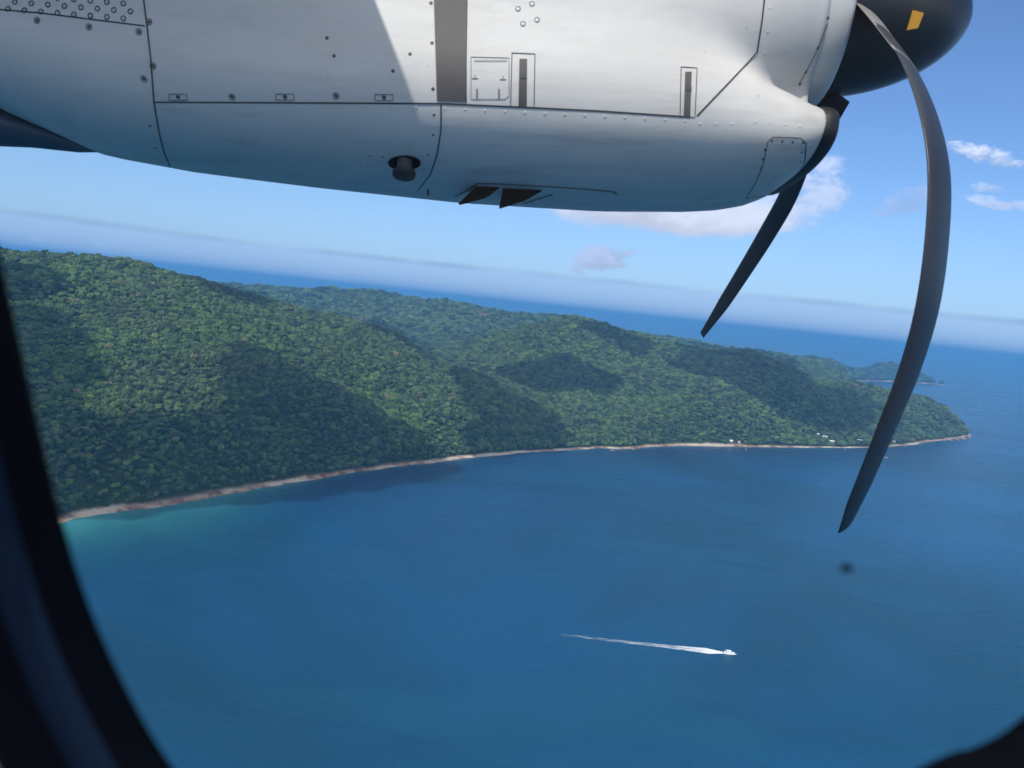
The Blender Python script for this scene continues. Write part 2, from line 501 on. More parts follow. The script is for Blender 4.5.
def scatter(cell, amin, amax, dmin, dmax, keep=1.0):
    """jittered world grid over a sector"""
    xs = np.arange(math.sin(amin) * dmax, math.sin(amax) * dmax, cell)
    ys = np.arange(min(dmin * .7, 800), dmax, cell)
    x, y = np.meshgrid(xs, ys); x = x.ravel(); y = y.ravel()
    x = x + RNG.uniform(-.5, .5, x.shape) * cell; y = y + RNG.uniform(-.5, .5, y.shape) * cell
    d = np.hypot(x, y); a = np.arctan2(x, y)
    k = (d > dmin) & (d < dmax) & (a > amin) & (a < amax) & (RNG.random(x.shape) < keep)
    return x[k], y[k]


px, py, ps = [], [], []
for cell, d0, d1, sz in ((5.6, 850, 1700, 7.2), (6.5, 1700, 2450, 8.4), (8.2, 2450, 3800, 10.4), (13.0, 3800, 5200, 20.0), (20.0, 5200, 9300, 25.0)):
    x, y = scatter(cell, R(-38), R(34), d0, d1)
    px.append(x); py.append(y); ps.append(np.full(x.shape, sz))
px, py, ps = map(np.concatenate, (px, py, ps))
s = sdist(px, py) + (fbm(px / 45, py / 45, 3, 31) - .5) * 14
edge = 11 + 9 * fbm(px / 60, py / 60, 2, 9)
k = s > edge
px, py, ps, s = px[k], py[k], ps[k], s[k]
k = np.ones(px.shape, bool)
for (cx, cy) in SITES:
    dc = math.hypot(cx, cy); ex, ey = px - cx, py - cy
    al = (ex * cx + ey * cy) / dc; ac = (ex * cy - ey * cx) / dc     # along and across the line from the sea
    k &= ~((np.abs(ac) < 14) & (al < 9) & (al > -26))
k &= ~(((px - open_x) ** 2 + (py - open_y) ** 2 < 38 ** 2) & (RNG.random(px.shape) < .75))
px, py, ps, s = px[k], py[k], ps[k], s[k]
pz = height(px, py, s)
# leave out what stands behind the far side of a ridge and can never be seen from up here
e = 12.0
dd_ = np.hypot(px, py)
pz2 = height(px - px / dd_ * 25, py - py / dd_ * 25, s)
back = (pz2 - pz) / 25 - (H - pz) / dd_ * 1.0
k = (back < .42) & (RNG.random(px.shape) < .80 + .35 * fbm(px / 35, py / 35, 2, 51))
px, py, ps, pz = px[k], py[k], ps[k], pz[k]
stand = fbm(px / 70, py / 70, 3, 41)
psz = ps * (0.55 + 0.55 * stand + 0.95 * RNG.random(px.shape) ** 3.0)
print('trees', len(px))
me = bpy.data.meshes.new('forest')
me.vertices.add(len(px)); me.vertices.foreach_set('co', np.stack([px, py, pz - psz * .12], -1).astype(np.float32).ravel())
for nm, arr in (('size', psz), ('turn', RNG.uniform(0, 6.283, len(px)))):
    at = me.attributes.new(nm, 'FLOAT', 'POINT'); at.data.foreach_set('value', arr.astype(np.float32))
at = me.attributes.new('sort', 'INT', 'POINT'); at.data.foreach_set('value', RNG.integers(0, 4, len(px)).astype(np.int32))
me.update()
forest = bpy.data.objects.new('forest', me); COL.objects.link(forest)
tag(forest, 'dense green rainforest canopy covering the island hills', 'forest', kind='stuff')
gt = bpy.data.node_groups.new('canopy', 'GeometryNodeTree')
gt.interface.new_socket('Geometry', in_out='INPUT', socket_type='NodeSocketGeometry')
gt.interface.new_socket('Geometry', in_out='OUTPUT', socket_type='NodeSocketGeometry')
G = NT(gt)
gi = G.add('NodeGroupInput'); go = G.add('NodeGroupOutput'); jn = G.add('GeometryNodeJoinGeometry')


def named(nm, typ):
    q = G.add('GeometryNodeInputNamedAttribute', data_type=typ); q.inputs[0].default_value = nm
    return q.outputs[0]


rot = G.add('ShaderNodeCombineXYZ'); G.link(named('turn', 'FLOAT'), rot.inputs[2])
for i, po in enumerate(protos):
    io = G.add('GeometryNodeInstanceOnPoints'); ob = G.add('GeometryNodeObjectInfo'); ob.inputs[0].default_value = po
    ob.inputs['As Instance'].default_value = True
    cmp_ = G.add('FunctionNodeCompare', data_type='INT', operation='EQUAL')
    G.link(named('sort', 'INT'), cmp_.inputs[2]); cmp_.inputs[3].default_value = i
    G.link(gi.outputs[0], io.inputs['Points']); G.link(cmp_.outputs[0], io.inputs['Selection'])
    G.link(ob.outputs['Geometry'], io.inputs['Instance']); G.link(rot.outputs[0], io.inputs['Rotation'])
    G.link(named('size', 'FLOAT'), io.inputs['Scale']); G.link(io.outputs[0], jn.inputs[0])
G.link(jn.outputs[0], go.inputs[0])
md = forest.modifiers.new('canopy', 'NODES'); md.node_group = gt

# ------------------------------------------------------------------ clouds overhead (out of view, shaped to throw the dark patches)
HZ = NT  # (name kept short)
def m_cloud(N, b):
    b.inputs['Subsurface Weight'].default_value = 0
M_CLOUD = mat('cloud_white', (.85, .86, .88), 1.0, spec=0, build=m_cloud)


def overhead_cloud(poly, alt, rad, label, step=9):
    """a cumulus whose shadow falls on the patch of hillside outlined by poly"""
    us = [p[0] for p in poly]; vs = [p[1] for p in poly]
    def inside(u, v):
        c = False
        for i in range(len(poly)):
            (x1, y1), (x2, y2) = poly[i - 1], poly[i]
            if (y1 > v) != (y2 > v) and u < (x2 - x1) * (v - y1) / (y2 - y1) + x1: c = not c
        return c
    bm = bmesh.new(); pts = []
    u = min(us)
    while u < max(us):
        v = min(vs)
        while v < max(vs):
            uu = u + random.uniform(-.4, .4) * step; vv = v + random.uniform(-.4, .4) * step
            if inside(uu, vv):
                g = hit(uu, vv, False)
                if g is None:
                    v += step * .5; continue
                t = (alt - g.z) / SUN.z
                q = g + SUN * t
                if all((q - o).length > rad * .55 for o in pts): pts.append(q)
            v += step * .5
        u += step
    for q in pts:
        rr_ = rad * random.uniform(.75, 1.15)
        res = bmesh.ops.create_icosphere(bm, subdivisions=3, radius=rr_)
        ph = random.random() * 50
        from mathutils import noise as mn
        for vv in res['verts']:
            k_ = 1 + .45 * (mn.noise(Vector(vv.co) / rad * 1.7 + Vector((ph, 0, 0)))) + .2 * mn.noise(Vector(vv.co) / rad * 5 + Vector((0, ph, 0)))
            vv.co = vv.co * k_
            vv.co.z = vv.co.z * .55 + random.uniform(-1, 1) * 2
            vv.co += q
    me_ = bpy.data.meshes.new('cloud'); bm.to_mesh(me_); bm.free()
    me_.polygons.foreach_set('use_smooth', [True] * len(me_.polygons))
    me_.materials.append(M_CLOUD)
    o = bpy.data.objects.new('cloud', me_); COL.objects.link(o)
    tag(o, label, 'cloud', 'fair weather clouds above the island')
    return o


P1 = [(262, 352), (300, 376), (345, 398), (395, 424), (425, 450), (452, 466), (420, 476), (300, 495), (130, 510), (60, 503), (60, 448), (130, 436), (170, 433), (215, 446), (240, 432), (252, 405), (256, 378)]
P2 = [(-30, 264), (35, 268), (66, 290), (40, 300), (-30, 300)]
P3 = [(-30, 316), (45, 318), (70, 345), (80, 372), (60, 420), (-30, 430)]
P4 = [(688, 348), (720, 346), (765, 351), (792, 362), (812, 382), (826, 398), (846, 394), (866, 402), (872, 416), (850, 426), (820, 420), (780, 408), (745, 392), (705, 376), (680, 366)]
P5 = [(498, 376), (512, 366), (530, 370), (548, 362), (572, 361), (590, 368), (614, 386), (600, 392), (575, 382), (562, 392), (532, 389), (520, 380)]
P6 = [(455, 372), (480, 372), (500, 392), (545, 412), (565, 440), (555, 452), (470, 458), (490, 425), (470, 395)]
P9 = [(366, 322), (385, 325), (405, 334), (432, 350), (448, 364), (436, 366), (415, 352), (392, 338), (372, 330)]  # outline for an unseen cloud added to accent the crest's dark side
P7 = [(200, 281), (240, 291), (275, 302), (262, 309), (215, 295)]
P8 = [(585, 322), (630, 334), (650, 346), (640, 356), (612, 340), (590, 330)]
overhead_cloud(P1, 1350, 42, 'broad cumulus throwing the large shadow over the near shore slope')
overhead_cloud(P3, 1350, 40, 'cumulus shading the slope at the left window edge')
overhead_cloud(P2, 1350, 34, 'small cumulus shading the top of the near mountain')
overhead_cloud(P4, 1500, 55, 'long cumulus shading the far side ridge near the cape', 8)
overhead_cloud(P5, 1500, 42, 'small round cumulus shading the middle of the second mountain', 7)
overhead_cloud(P6, 1420, 32, 'ragged cumulus shading the spur that falls to the sea', 7)
overhead_cloud(P7, 1350, 26, 'thin cumulus shading the shoulder of the near mountain skyline', 5)
overhead_cloud(P9, 1350, 22, 'narrow unseen cloud added to shade the crest above the middle valley', 5)
overhead_cloud(P8, 1500, 34, 'thin cumulus shading the shoulder of the second mountain skyline', 5)

# ------------------------------------------------------------------ haze
bmz = bmesh.new(); bmesh.ops.create_cube(bmz, size=1)
for v in bmz.verts: v.co = Vector((v.co.x * 240000, v.co.y * 240000, -16 if v.co.z < 0 else 460))
mz = bpy.data.meshes.new('haze'); bmz.to_mesh(mz); bmz.free()
hm = bpy.data.materials.new('haze_air'); hm.use_nodes = True; N = NT(hm.node_tree); N.n.clear()
vp = N.add('ShaderNodeVolumePrincipled'); vp.inputs['Color'].default_value = (.15, .50, 1.0, 1); vp.inputs['Density'].default_value = 9.5e-5
vp.inputs['Anisotropy'].default_value = 0.1
om = N.add('ShaderNodeOutputMaterial'); N.link(vp.outputs[0], om.inputs['Volume'])
mz.materials.append(hm)
hz = bpy.data.objects.new('haze', mz); COL.objects.link(hz); tag(hz, kind='stuff', label='thin blue sea haze in the air', cat='haze')

# ------------------------------------------------------------------ boats and huts
M_WHITE = mat('white_gelcoat', (.8, .81, .82), .3)
M_GLASS = mat('dark_glass', (.02, .03, .04), .1)
M_WOOD = mat('weathered_wood', (.25, .2, .15), .8)


def hull_mesh(L, B, Hh):
    secs = [(-.5, .80, .0), (-.3, .95, .02), (0, 1, .03), (.25, .82, .08), (.4, .5, .14), (.5, .04, .22)]
    vs, fs = [], []
    for (t, wd, lift) in secs:
        x = t * L; b_ = wd * B / 2
        vs += [(x, -b_, Hh * (1 + lift)), (x, -b_ * .82, Hh * .35), (x, 0, -.3 + lift * Hh), (x, b_ * .82, Hh * .35), (x, b_, Hh * (1 + lift)), (x, 0, Hh * (.93 + lift))]
    m_ = 6
    for i in range(len(secs) - 1):
        for j in range(m_):
            a = i * m_ + j; b2 = i * m_ + (j + 1) % m_
            fs.append((a, b2, b2 + m_, a + m_))
    fs.append(tuple(range(m_))[::-1]); k2 = (len(secs) - 1) * m_; fs.append(tuple(range(k2, k2 + m_)))
    return vs, fs


def boxv(x0, x1, y0, y1, z0, z1, tx=0, ty=0):
    return ([(x0, y0, z0), (x1, y0, z0), (x1, y1, z0), (x0, y1, z0), (x0 + tx, y0 + ty, z1), (x1 - tx, y0 + ty, z1), (x1 - tx, y1 - ty, z1), (x0 + tx, y1 - ty, z1)],
            [(0, 3, 2, 1), (4, 5, 6, 7), (0, 1, 5, 4), (1, 2, 6, 5), (2, 3, 7, 6), (3, 0, 4, 7)])


def empty(name, loc, rz=0):
    e_ = bpy.data.objects.new(name, None); COL.objects.link(e_); e_.location = loc; e_.rotation_euler = (0, 0, rz); return e_


def heading(p, q):
    a = sea_pt(*p); b_ = sea_pt(*q); return math.atan2(b_[1] - a[1], b_[0] - a[0])


bp_ = sea_pt(729, 653.5); hd = heading((600, 639), (735, 654))
boat = empty('speedboat', (*bp_, .1), hd)
tag(boat, 'white speedboat racing across the open bay ahead of its wake', 'boat')
mesh_obj('hull', *hull_mesh(12, 3.6, 1.5), M_WHITE, boat)
mesh_obj('cabin', *boxv(-2.5, 2.4, -1.3, 1.3, 1.4, 3.1, .5, .15), M_WHITE, boat)
mesh_obj('windshield', *boxv(2.0, 2.75, -1.15, 1.15, 1.9, 2.8, .25, .1), M_GLASS, boat)
mesh_obj('canopy_roof', *boxv(-3.6, 2.2, -1.5, 1.5, 3.15, 3.3), M_WHITE, boat)
mesh_obj('outboard_engine', *boxv(-6.7, -5.9, -.8, .8, .3, 2.1, .1, .1), M_GLASS, boat)


def m_foam(N, b):
    tc_ = N.add('ShaderNodeTexCoord'); at = N.add('ShaderNodeAttribute', attribute_name='foam')
    mp = N.add('ShaderNodeMapping'); mp.inputs['Scale'].default_value = (.10, .9, 1); N.link(tc_.outputs['Object'], mp.inputs[0])
    nn = N.noise(mp.outputs[0], .9, 5, .65)
    al = N.sm(N.m('ADD', nn, N.m('SUBTRACT', N.m('MULTIPLY', at.outputs['Fac'], 1.0), .5)), .42, .80)
    N.link(N.m('MULTIPLY', al, N.m('POWER', at.outputs['Fac'], .6)), b.inputs['Alpha'])


M_FOAM = mat('sea_foam', (.85, .88, .9), .9, spec=.1, build=m_foam)


def wake(name, start, L, prof, hdg, label, back=-4, kind='stuff'):
    """foam strip astern; prof = list of (t, half width, foam)"""
    vs, fs, fa = [], [], []
    rows, cols = 90, 13
    for i in range(rows + 1):
        t = i / rows
        wd = np.interp(t, [p[0] for p in prof], [p[1] for p in prof]); fo = np.interp(t, [p[0] for p in prof], [p[2] for p in prof])
        for j in range(cols):
            q = j / (cols - 1) * 2 - 1
            vs.append((back - t * L, q * wd, .12 + .15 * (1 - t) * (1 - q * q))); 
            edgef = (1 - abs(q) ** 3)
            fa.append(fo * edgef * (0.75 + .25 * (1 if abs(q) > .45 else 0)))
    for i in range(rows):
        for j in range(cols - 1):
            a = i * cols + j; fs.append((a, a + 1, a + cols + 1, a + cols))
    o = mesh_obj(name, vs, fs, M_FOAM, smooth=True)
    o.location = (start[0], start[1], .05); o.rotation_euler = (0, 0, hdg)
    at = o.data.attributes.new('foam', 'FLOAT', 'POINT'); at.data.foreach_set('value', fa)
    tag(o, label, 'wake', kind=kind)
    return o


e0 = sea_pt(553, 633)
Lw = math.hypot(bp_[0] - e0[0], bp_[1] - e0[1])
wake('wake', bp_, Lw, [(0, 2.6, 1.3), (.05, 5.0, 1.3), (.10, 9.5, 1.0), (.25, 7.0, .84), (.4, 5.4, .76), (.6, 4.2, .70), (.8, 3.8, .66), (.92, 3.2, .60), (1, 2.4, .40)], hd, 'white foam trail stretching behind the speedboat')
# bow spray along the hull
wake('spray', (bp_[0] + math.cos(hd) * 9, bp_[1] + math.sin(hd) * 9), 13, [(0, 1.2, .6), (.4, 3.2, 1.3), (1, 3.6, 1.4)], hd, 'white spray thrown up around the speedboat hull', 0)

# outrigger boats near the far beach
for (u, v, L, rz, lab) in ((886, 457.5, 15, .12, 'slim white outrigger boat running off the far beach towards the cape'),
                           (746, 449.5, 9, .9, 'small white moored boat just off the beach hut'),
                           (845, 449.6, 7, .5, 'tiny pale moored boat off the shore clearing')):
    x, y = sea_pt(u, v)
    b_ = empty('outrigger_boat', (x, y, .1), rz); tag(b_, lab, 'boat')
    mesh_obj('hull', *hull_mesh(L, L * .15, .9), M_WHITE, b_)
    mesh_obj('canopy', *boxv(-L * .25, L * .15, -L * .07, L * .07, 1.6, 1.75), M_WHITE, b_)
    for sgn in (-1, 1):
        mesh_obj('outrigger', *boxv(-L * .4, L * .4, sgn * L * .25 - .12, sgn * L * .25 + .12, .1, .35, .3, .03), M_WOOD, b_)
    for xx in (-.2, .2):
        mesh_obj('crossbeam', *boxv(L * xx - .08, L * xx + .08, -L * .26, L * .26, .95, 1.1), M_WOOD, b_)
x, y = sea_pt(886, 457.5)
wake('wake', (x, y), 20, [(0, 1.5, 1.1), (.5, 1.6, .8), (1, 1, 0)], .12, 'short foam streak behind the outrigger boat')

M_ROOF = mat('pale_roof', (.75, .77, .8), .5); M_WALL = mat('hut_wall', (.45, .4, .33), .9)
M_ROOF2 = mat('tan_roof', (.45, .36, .28), .8)
for (u, v, L, W, rz, rm, lab), (gx, gy) in zip(HUTS, SITES):
    rm = (M_ROOF, M_ROOF2)[rm]; g = Vector((gx, gy, 0))
    z0 = float(height(np.array([g.x]), np.array([g.y]))[0])
    hb = empty('beach_hut', (g.x, g.y, z0 + .3), rz); tag(hb, lab, 'hut')
    mesh_obj('wall', *boxv(-L / 2 + .5, L / 2 - .5, -W / 2 + .5, W / 2 - .5, -2, 3.2), M_WALL, hb)
    vs = [(-L / 2, -W / 2, 3.0), (L / 2, -W / 2, 3.0), (L / 2, W / 2, 3.0), (-L / 2, W / 2, 3.0), (-L / 2, 0, 5.4), (L / 2, 0, 5.4)]
    mesh_obj('roof', vs, [(0, 1, 5, 4), (2, 3, 4, 5), (0, 4, 3), (1, 2, 5), (0, 3, 2, 1)], rm, hb)

# rocks off the cape
M_ROCK = mat('shore_rock', (.26, .17, .13), .95, build=lambda N, b: N.link(N.mix(N.noise(N.add('ShaderNodeTexCoord').outputs['Object'], .3, 5), (.16, .10, .08), (.4, .3, .24)), b.inputs['Base Color']))
for i, (u, v, s_) in enumerate([(931, 438.5, 9), (937, 439.5, 8), (944, 440.5, 7), (951, 440.5, 6), (958, 440, 7), (964, 439, 9), (969, 437.5, 6), (905, 446, 5), (633, 449.5, 4), (612, 450.5, 4)]):
    x, y = sea_pt(u, v)
    bm = bmesh.new(); bmesh.ops.create_icosphere(bm, subdivisions=3, radius=1)
    from mathutils import noise as mn
    for vv in bm.verts:
        k_ = 1 + .6 * mn.noise(vv.co * 1.6 + Vector((i * 3.1, 0, 0)))
        vv.co = Vector((vv.co.x * k_ * s_ * 1.3, vv.co.y * k_ * s_, vv.co.z * k_ * s_ * .45))
    me = bpy.data.meshes.new('rock'); bm.to_mesh(me); bm.free(); me.materials.append(M_ROCK)
    o = bpy.data.objects.new('rock', me); COL.objects.link(o); o.location = (x, y, .2)
    where = 'in the line of rocks off the cape tip' if i < 7 else ('off the red shore left of the cape' if i == 7 else 'at the pale beach below the second mountain')
    tag(o, 'low brown rock standing in the sea ' + where, 'rock', ['rocks off the cape', 'rocks off the cape', 'rocks off the middle beach'][0 if i < 7 else (1 if i == 7 else 2)])

# ------------------------------------------------------------------ the aeroplane
plane = bpy.data.objects.new('airplane', None); COL.objects.link(plane); plane.matrix_world = AIR
tag(plane, 'white twin propeller airplane seen from its own cabin window, engine nacelle overhead', 'airplane')


def plocal(u, v):
    du, dv = (u - 512) / FPX, (384 - v) / FPX
    return Vector((du * math.cos(BANK) - dv * math.sin(BANK), 1.0, dv * math.cos(BANK) + du * math.sin(BANK)))


def m_paint(N, b):
    tc_ = N.add('ShaderNodeTexCoord'); o_ = tc_.outputs['Object']
    mp = N.add('ShaderNodeMapping'); mp.inputs['Scale'].default_value = (.5, 1, 1.6); N.link(o_, mp.inputs[0])
    n1 = N.noise(mp.outputs[0], 2.2, 5, .6, .4); n2 = N.noise(mp.outputs[0], 14, 5, .7); n3 = N.noise(o_, 160, 2, .5)
    c = N.mix(N.sm(n1, .35, .75), (.62, .605, .58), (.55, .535, .51))
    c = N.mix(N.m('MULTIPLY', N.sm(n2, .5, .8), .35), c, (.40, .38, .36))
    ms = N.add('ShaderNodeMapping'); ms.inputs['Scale'].default_value = (.5, 2, 6); N.link(o_, ms.inputs[0])
    st = N.noise(ms.outputs[0], 5.0, 5, .65, .2)
    so_ = N.add('ShaderNodeSeparateXYZ'); N.link(o_, so_.inputs[0])
    low = N.m('SUBTRACT', 1.0, N.sm(so_.outputs[2], .68, .95))
    c = N.mix(N.m('MULTIPLY', N.sm(st, .48, .72), N.m('ADD', .14, N.m('MULTIPLY', low, .22))), c, (.30, .28, .25))
    # grime spots
    vo = N.add('ShaderNodeTexVoronoi'); vo.inputs['Scale'].default_value = 9; N.link(o_, vo.inputs['Vector'])
    spot = N.m('MULTIPLY', N.m('LESS_THAN', N.m('ADD', vo.outputs['Distance'], N.m('MULTIPLY', n3, .04)), .055), .35)
    c = N.mix(spot, c, (.28, .27, .26))
    N.link(c, b.inputs['Base Color'])
    N.link(N.m('ADD', .30, N.m('MULTIPLY', n2, .22)), b.inputs['Roughness'])
    bp = N.add('ShaderNodeBump'); bp.inputs['Strength'].default_value = .16; bp.inputs['Distance'].default_value = .012
    N.link(n1, bp.inputs['Height']); N.link(bp.outputs[0], b.inputs['Normal'])


M_PAINT = mat('white_aircraft_paint', rough=.35, build=m_paint)
M_BLACK = mat('black_rubber', (.012, .013, .015), .55)
M_SEAM = mat('panel_gap_sealant', (.03, .032, .035), .7)
M_RIVET = mat('painted_rivet', (.56, .56, .56), .4)
M_RIVETD = mat('worn_fastener', (.07, .07, .075), .5, .3)
M_DARKBAND = mat('dark_slot_brown', rough=.55, build=lambda N, b: N.link(N.mix(N.noise(N.add('ShaderNodeTexCoord').outputs['Object'], 9, 5, .6), (.055, .048, .046), (.10, .09, .088)), b.inputs['Base Color']))  # darkness of the recessed slots put into the colour
M_SPIN = mat('spinner_paint', (.005, .007, .012), .33)
M_BLADE = mat('blade_composite', (.020, .024, .034), .42)
M_BLADEROOT = mat('blade_root_metal', (.22, .21, .20), .45)
M_YEL = mat('warning_yellow', (.75, .36, .03), .5)
M_HOLE = mat('duct_interior', (.005, .006, .010), .9, spec=0)

YC = 2.68
CZ = .95


def interp(x, tab): return float(np.interp(x, [t[0] for t in tab], [t[1] for t in tab]))


T_UR = [(-3.4, .34), (-2.2, .36), (-1.75, .40), (-1.4, .45), (-1.1, .47), (0, .46), (.4, .455), (.6, .44), (.75, .412), (.87, .375), (.95, .35), (1.02, .325)]      # cowl radius
T_UZ = [(-3.4, 1.56), (-2.2, 1.48), (-1.75, 1.42), (-1.3, 1.36), (0, 1.33), (1.02, 1.32)]
T_BOT = [(-3.4, 1.24), (-2.4, 1.10), (-1.9, .96), (-1.79, .905), (-1.65, .85), (-1.52, .795), (-1.21, .747), (-.74, .700), (-.21, .657), (.30, .638), (.62, .646), (.75, .658), (.84, .676), (.90, .70), (.945, .735)]
T_TOP = [(-3.4, 1.3), (.3, 1.25), (.6, 1.12), (.76, 1.0), (.945, .915)]                   # top of the lower body
T_LW = [(-3.4, .36), (-1.8, .41), (-1.0, .45), (0, .455), (.4, .445), (.7, .41), (.85, .37), (.945, .335)]


def sd_super(y, z, cy, cz, w_, h_, n_):
    q = (abs((y - cy) / w_) ** n_ + abs((z - cz) / h_) ** n_) ** (1 / n_)
    return (q - 1) * min(w_, h_)


def section(x, n_=144):
    ur, uz = interp(x, T_UR), interp(x, T_UZ)
    bt, tp, lw = interp(x, T_BOT), interp(x, T_TOP), interp(x, T_LW)
    cz, hh = (bt + tp) / 2, (tp - bt) / 2
    pts = []
    k = .05
    nu_ = interp(x, [(-3.4, 2.4), (-1.6, 2.6), (-1.2, 3.2), (.5, 3.2), (.9, 2.1)])
    for i in range(n_):
        a = i / n_ * 2 * math.pi
        dy_, dz_ = math.sin(a), -math.cos(a)
        lo, hi = 0.0, 1.2
        for _ in range(26):
            md_ = (lo + hi) / 2
            y, z = YC + dy_ * md_, max(CZ, (bt + .02)) + dz_ * md_
            a_ = sd_super(y, z, YC, uz, ur, ur, nu_)
            b_ = sd_super(y, z, YC, cz, lw, hh, 2.5)
            c_ = max(abs(y - YC) - .16, abs(z - .95) - .15) if x > .5 else 1.0
            h1 = max(k - abs(a_ - b_), 0) / k; d_ = min(a_, b_) - h1 * h1 * k * .25
            h1 = max(k - abs(d_ - c_), 0) / k; d_ = min(d_, c_) - h1 * h1 * k * .25
            if d_ < 0: lo = md_
            else: hi = md_
        pts.append((x, YC + dy_ * lo, max(CZ, (bt + .02)) + dz_ * lo))
    return pts


xs = list(np.linspace(-3.4, .4, 60)) + list(np.linspace(.44, .945, 26))
vs, fs = [], []
NS = 144
for x in xs: vs += section(x)
for i in range(len(xs) - 1):
    for j in range(NS):
        a = i * NS + j; b_ = i * NS + (j + 1) % NS
        fs.append((a, a + NS, b_ + NS, b_))
k0 = (len(xs) - 1) * NS
fs.append(tuple(range(k0, k0 + NS))[::-1]); fs.append(tuple(range(NS)))
nac = mesh_obj('engine_nacelle', vs, fs, M_PAINT, plane, True)
nac['label'] = 'white painted engine nacelle with panel seams and rivets'
nac.data.polygons[-1].use_smooth = False; nac.data.polygons[-2].use_smooth = False
NB = BVHTree.FromPolygons([Vector(v) for v in vs], fs)


def onskin(u, v, lift=.001):
    d = plocal(u, v).normalized()
    loc, nrm, i, t = NB.ray_cast(Vector((0, 0, 0)), d, 20)
    if loc is None: return None
    if nrm.dot(d) > 0: nrm = -nrm
    return loc + nrm * lift, nrm


def pathpts(px_, step=5.0):
    out = []
    for (a, b_) in zip(px_[:-1], px_[1:]):
        m_ = max(1, int(math.hypot(b_[0] - a[0], b_[1] - a[1]) / step))
        for i in range(m_): out.append((a[0] + (b_[0] - a[0]) * i / m_, a[1] + (b_[1] - a[1]) * i / m_))
    out.append(px_[-1]); return out


class Acc:
    def __init__(s): s.v, s.f = [], []
    def ribbon(s, px_, wd, lift=.0012, closed=False):
        if closed: px_ = px_ + [px_[0]]
        P_ = [onskin(*p, lift) for p in pathpts(px_)]
        P_ = [p for p in P_ if p]
        if len(P_) < 2: return
        b0 = len(s.v)
        for i, (p, nr) in enumerate(P_):
            t = (P_[min(i + 1, len(P_) - 1)][0] - P_[max(i - 1, 0)][0])
            if t.length < 1e-9: t = Vector((1, 0, 0))
            sd = t.normalized().cross(nr).normalized() * wd / 2
            s.v += [p - sd, p - sd * .8 + nr * .0008, p + sd * .8 + nr * .0008, p + sd]
        for i in range(len(P_) - 1):
            for j in range(3):
                a = b0 + i * 4 + j; s.f.append((a, a + 1, a + 5, a + 4))
    def dome(s, u, v, r, hgt=.0007, lift=.0002, n_=10):
        q = onskin(u, v, lift)
        if not q: return
        p, nr = q; t = nr.orthogonal().normalized(); b2 = nr.cross(t)
        b0 = len(s.v)
        for k_, (rr_, hh) in enumerate(((r, 0), (r * .75, hgt * .8))):
            for i in range(n_):
                a = i / n_ * 2 * math.pi
                s.v.append(p + (t * math.cos(a) + b2 * math.sin(a)) * rr_ + nr * hh)
        s.v.append(p + nr * hgt)
        for i in range(n_):
            j = (i + 1) % n_
            s.f.append((b0 + i, b0 + j, b0 + n_ + j, b0 + n_ + i)); s.f.append((b0 + n_ + i, b0 + n_ + j, b0 + 2 * n_))
    def ring(s, u, v, r, wd=.002):
        q = onskin(u, v, .001)
        if not q: return
        p, nr = q; t = nr.orthogonal().normalized(); b2 = nr.cross(t); b0 = len(s.v); n_ = 14
        for i in range(n_):
            a = i / n_ * 2 * math.pi; d = t * math.cos(a) + b2 * math.sin(a)
            s.v += [p + d * r, p + d * (r - wd) + nr * .0006]
        for i in range(n_):
            j = (i + 1) % n_; s.f.append((b0 + 2 * i, b0 + 2 * j, b0 + 2 * j + 1, b0 + 2 * i + 1))
    def patch(s, quad, nu=8, nv=12, lift=.0015):
        """quad in picture order TL, TR, BR, BL laid on the skin"""
        b0 = len(s.v)
        for i in range(nv + 1):
            for j in range(nu + 1):
                a, b_ = j / nu, i / nv
                u = (quad[0][0] * (1 - a) + quad[1][0] * a) * (1 - b_) + (quad[3][0] * (1 - a) + quad[2][0] * a) * b_
                v = (quad[0][1] * (1 - a) + quad[1][1] * a) * (1 - b_) + (quad[3][1] * (1 - a) + quad[2][1] * a) * b_
                q = onskin(u, v, lift) or onskin(u, v - 3, lift)
                s.v.append(q[0] if q else Vector((0, 3, 1)))
        for i in range(nv):
            for j in range(nu):
                a = b0 + i * (nu + 1) + j; s.f.append((a, a + 1, a + nu + 2, a + nu + 1))
    def build(s, name, m_, parent=None, smooth=False): return mesh_obj(name, s.v, s.f, m_, parent or nac, smooth)


# seams
A_ = Acc()
A_.ribbon([(140, -30), (147, 25), (151, 60), (154, 102), (159, 132), (164, 152), (170, 166)], .0045)
A_.ribbon([(-20, 8), (40, 13), (145, 26)], .004)
A_.ribbon([(154, 102), (250, 102.5), (352, 103), (440, 103.5)], .0045)
A_.ribbon([(440, 103.5), (520, 107), (600, 111), (690, 117)], .0045)
A_.ribbon([(441, 104), (441, 130), (437, 155), (430, 175), (418, 190)], .004)
A_.ribbon([(767, -25), (762, 20), (757, 52), (745, 66), (722, 90), (697, 116)], .005)
A_.ribbon([(467, -10), (466, 60), (466, 103)], .004)
A_.build('panel_seam', M_SEAM)
# recessed slot between the doors, drawn as a flat dark patch
B_ = Acc(); B_.patch([(433, -30), (467, -30), (466, 102), (437, 101)], 8, 14, .0022)
B_.build('dark_slot_patch', M_DARKBAND, smooth=True)
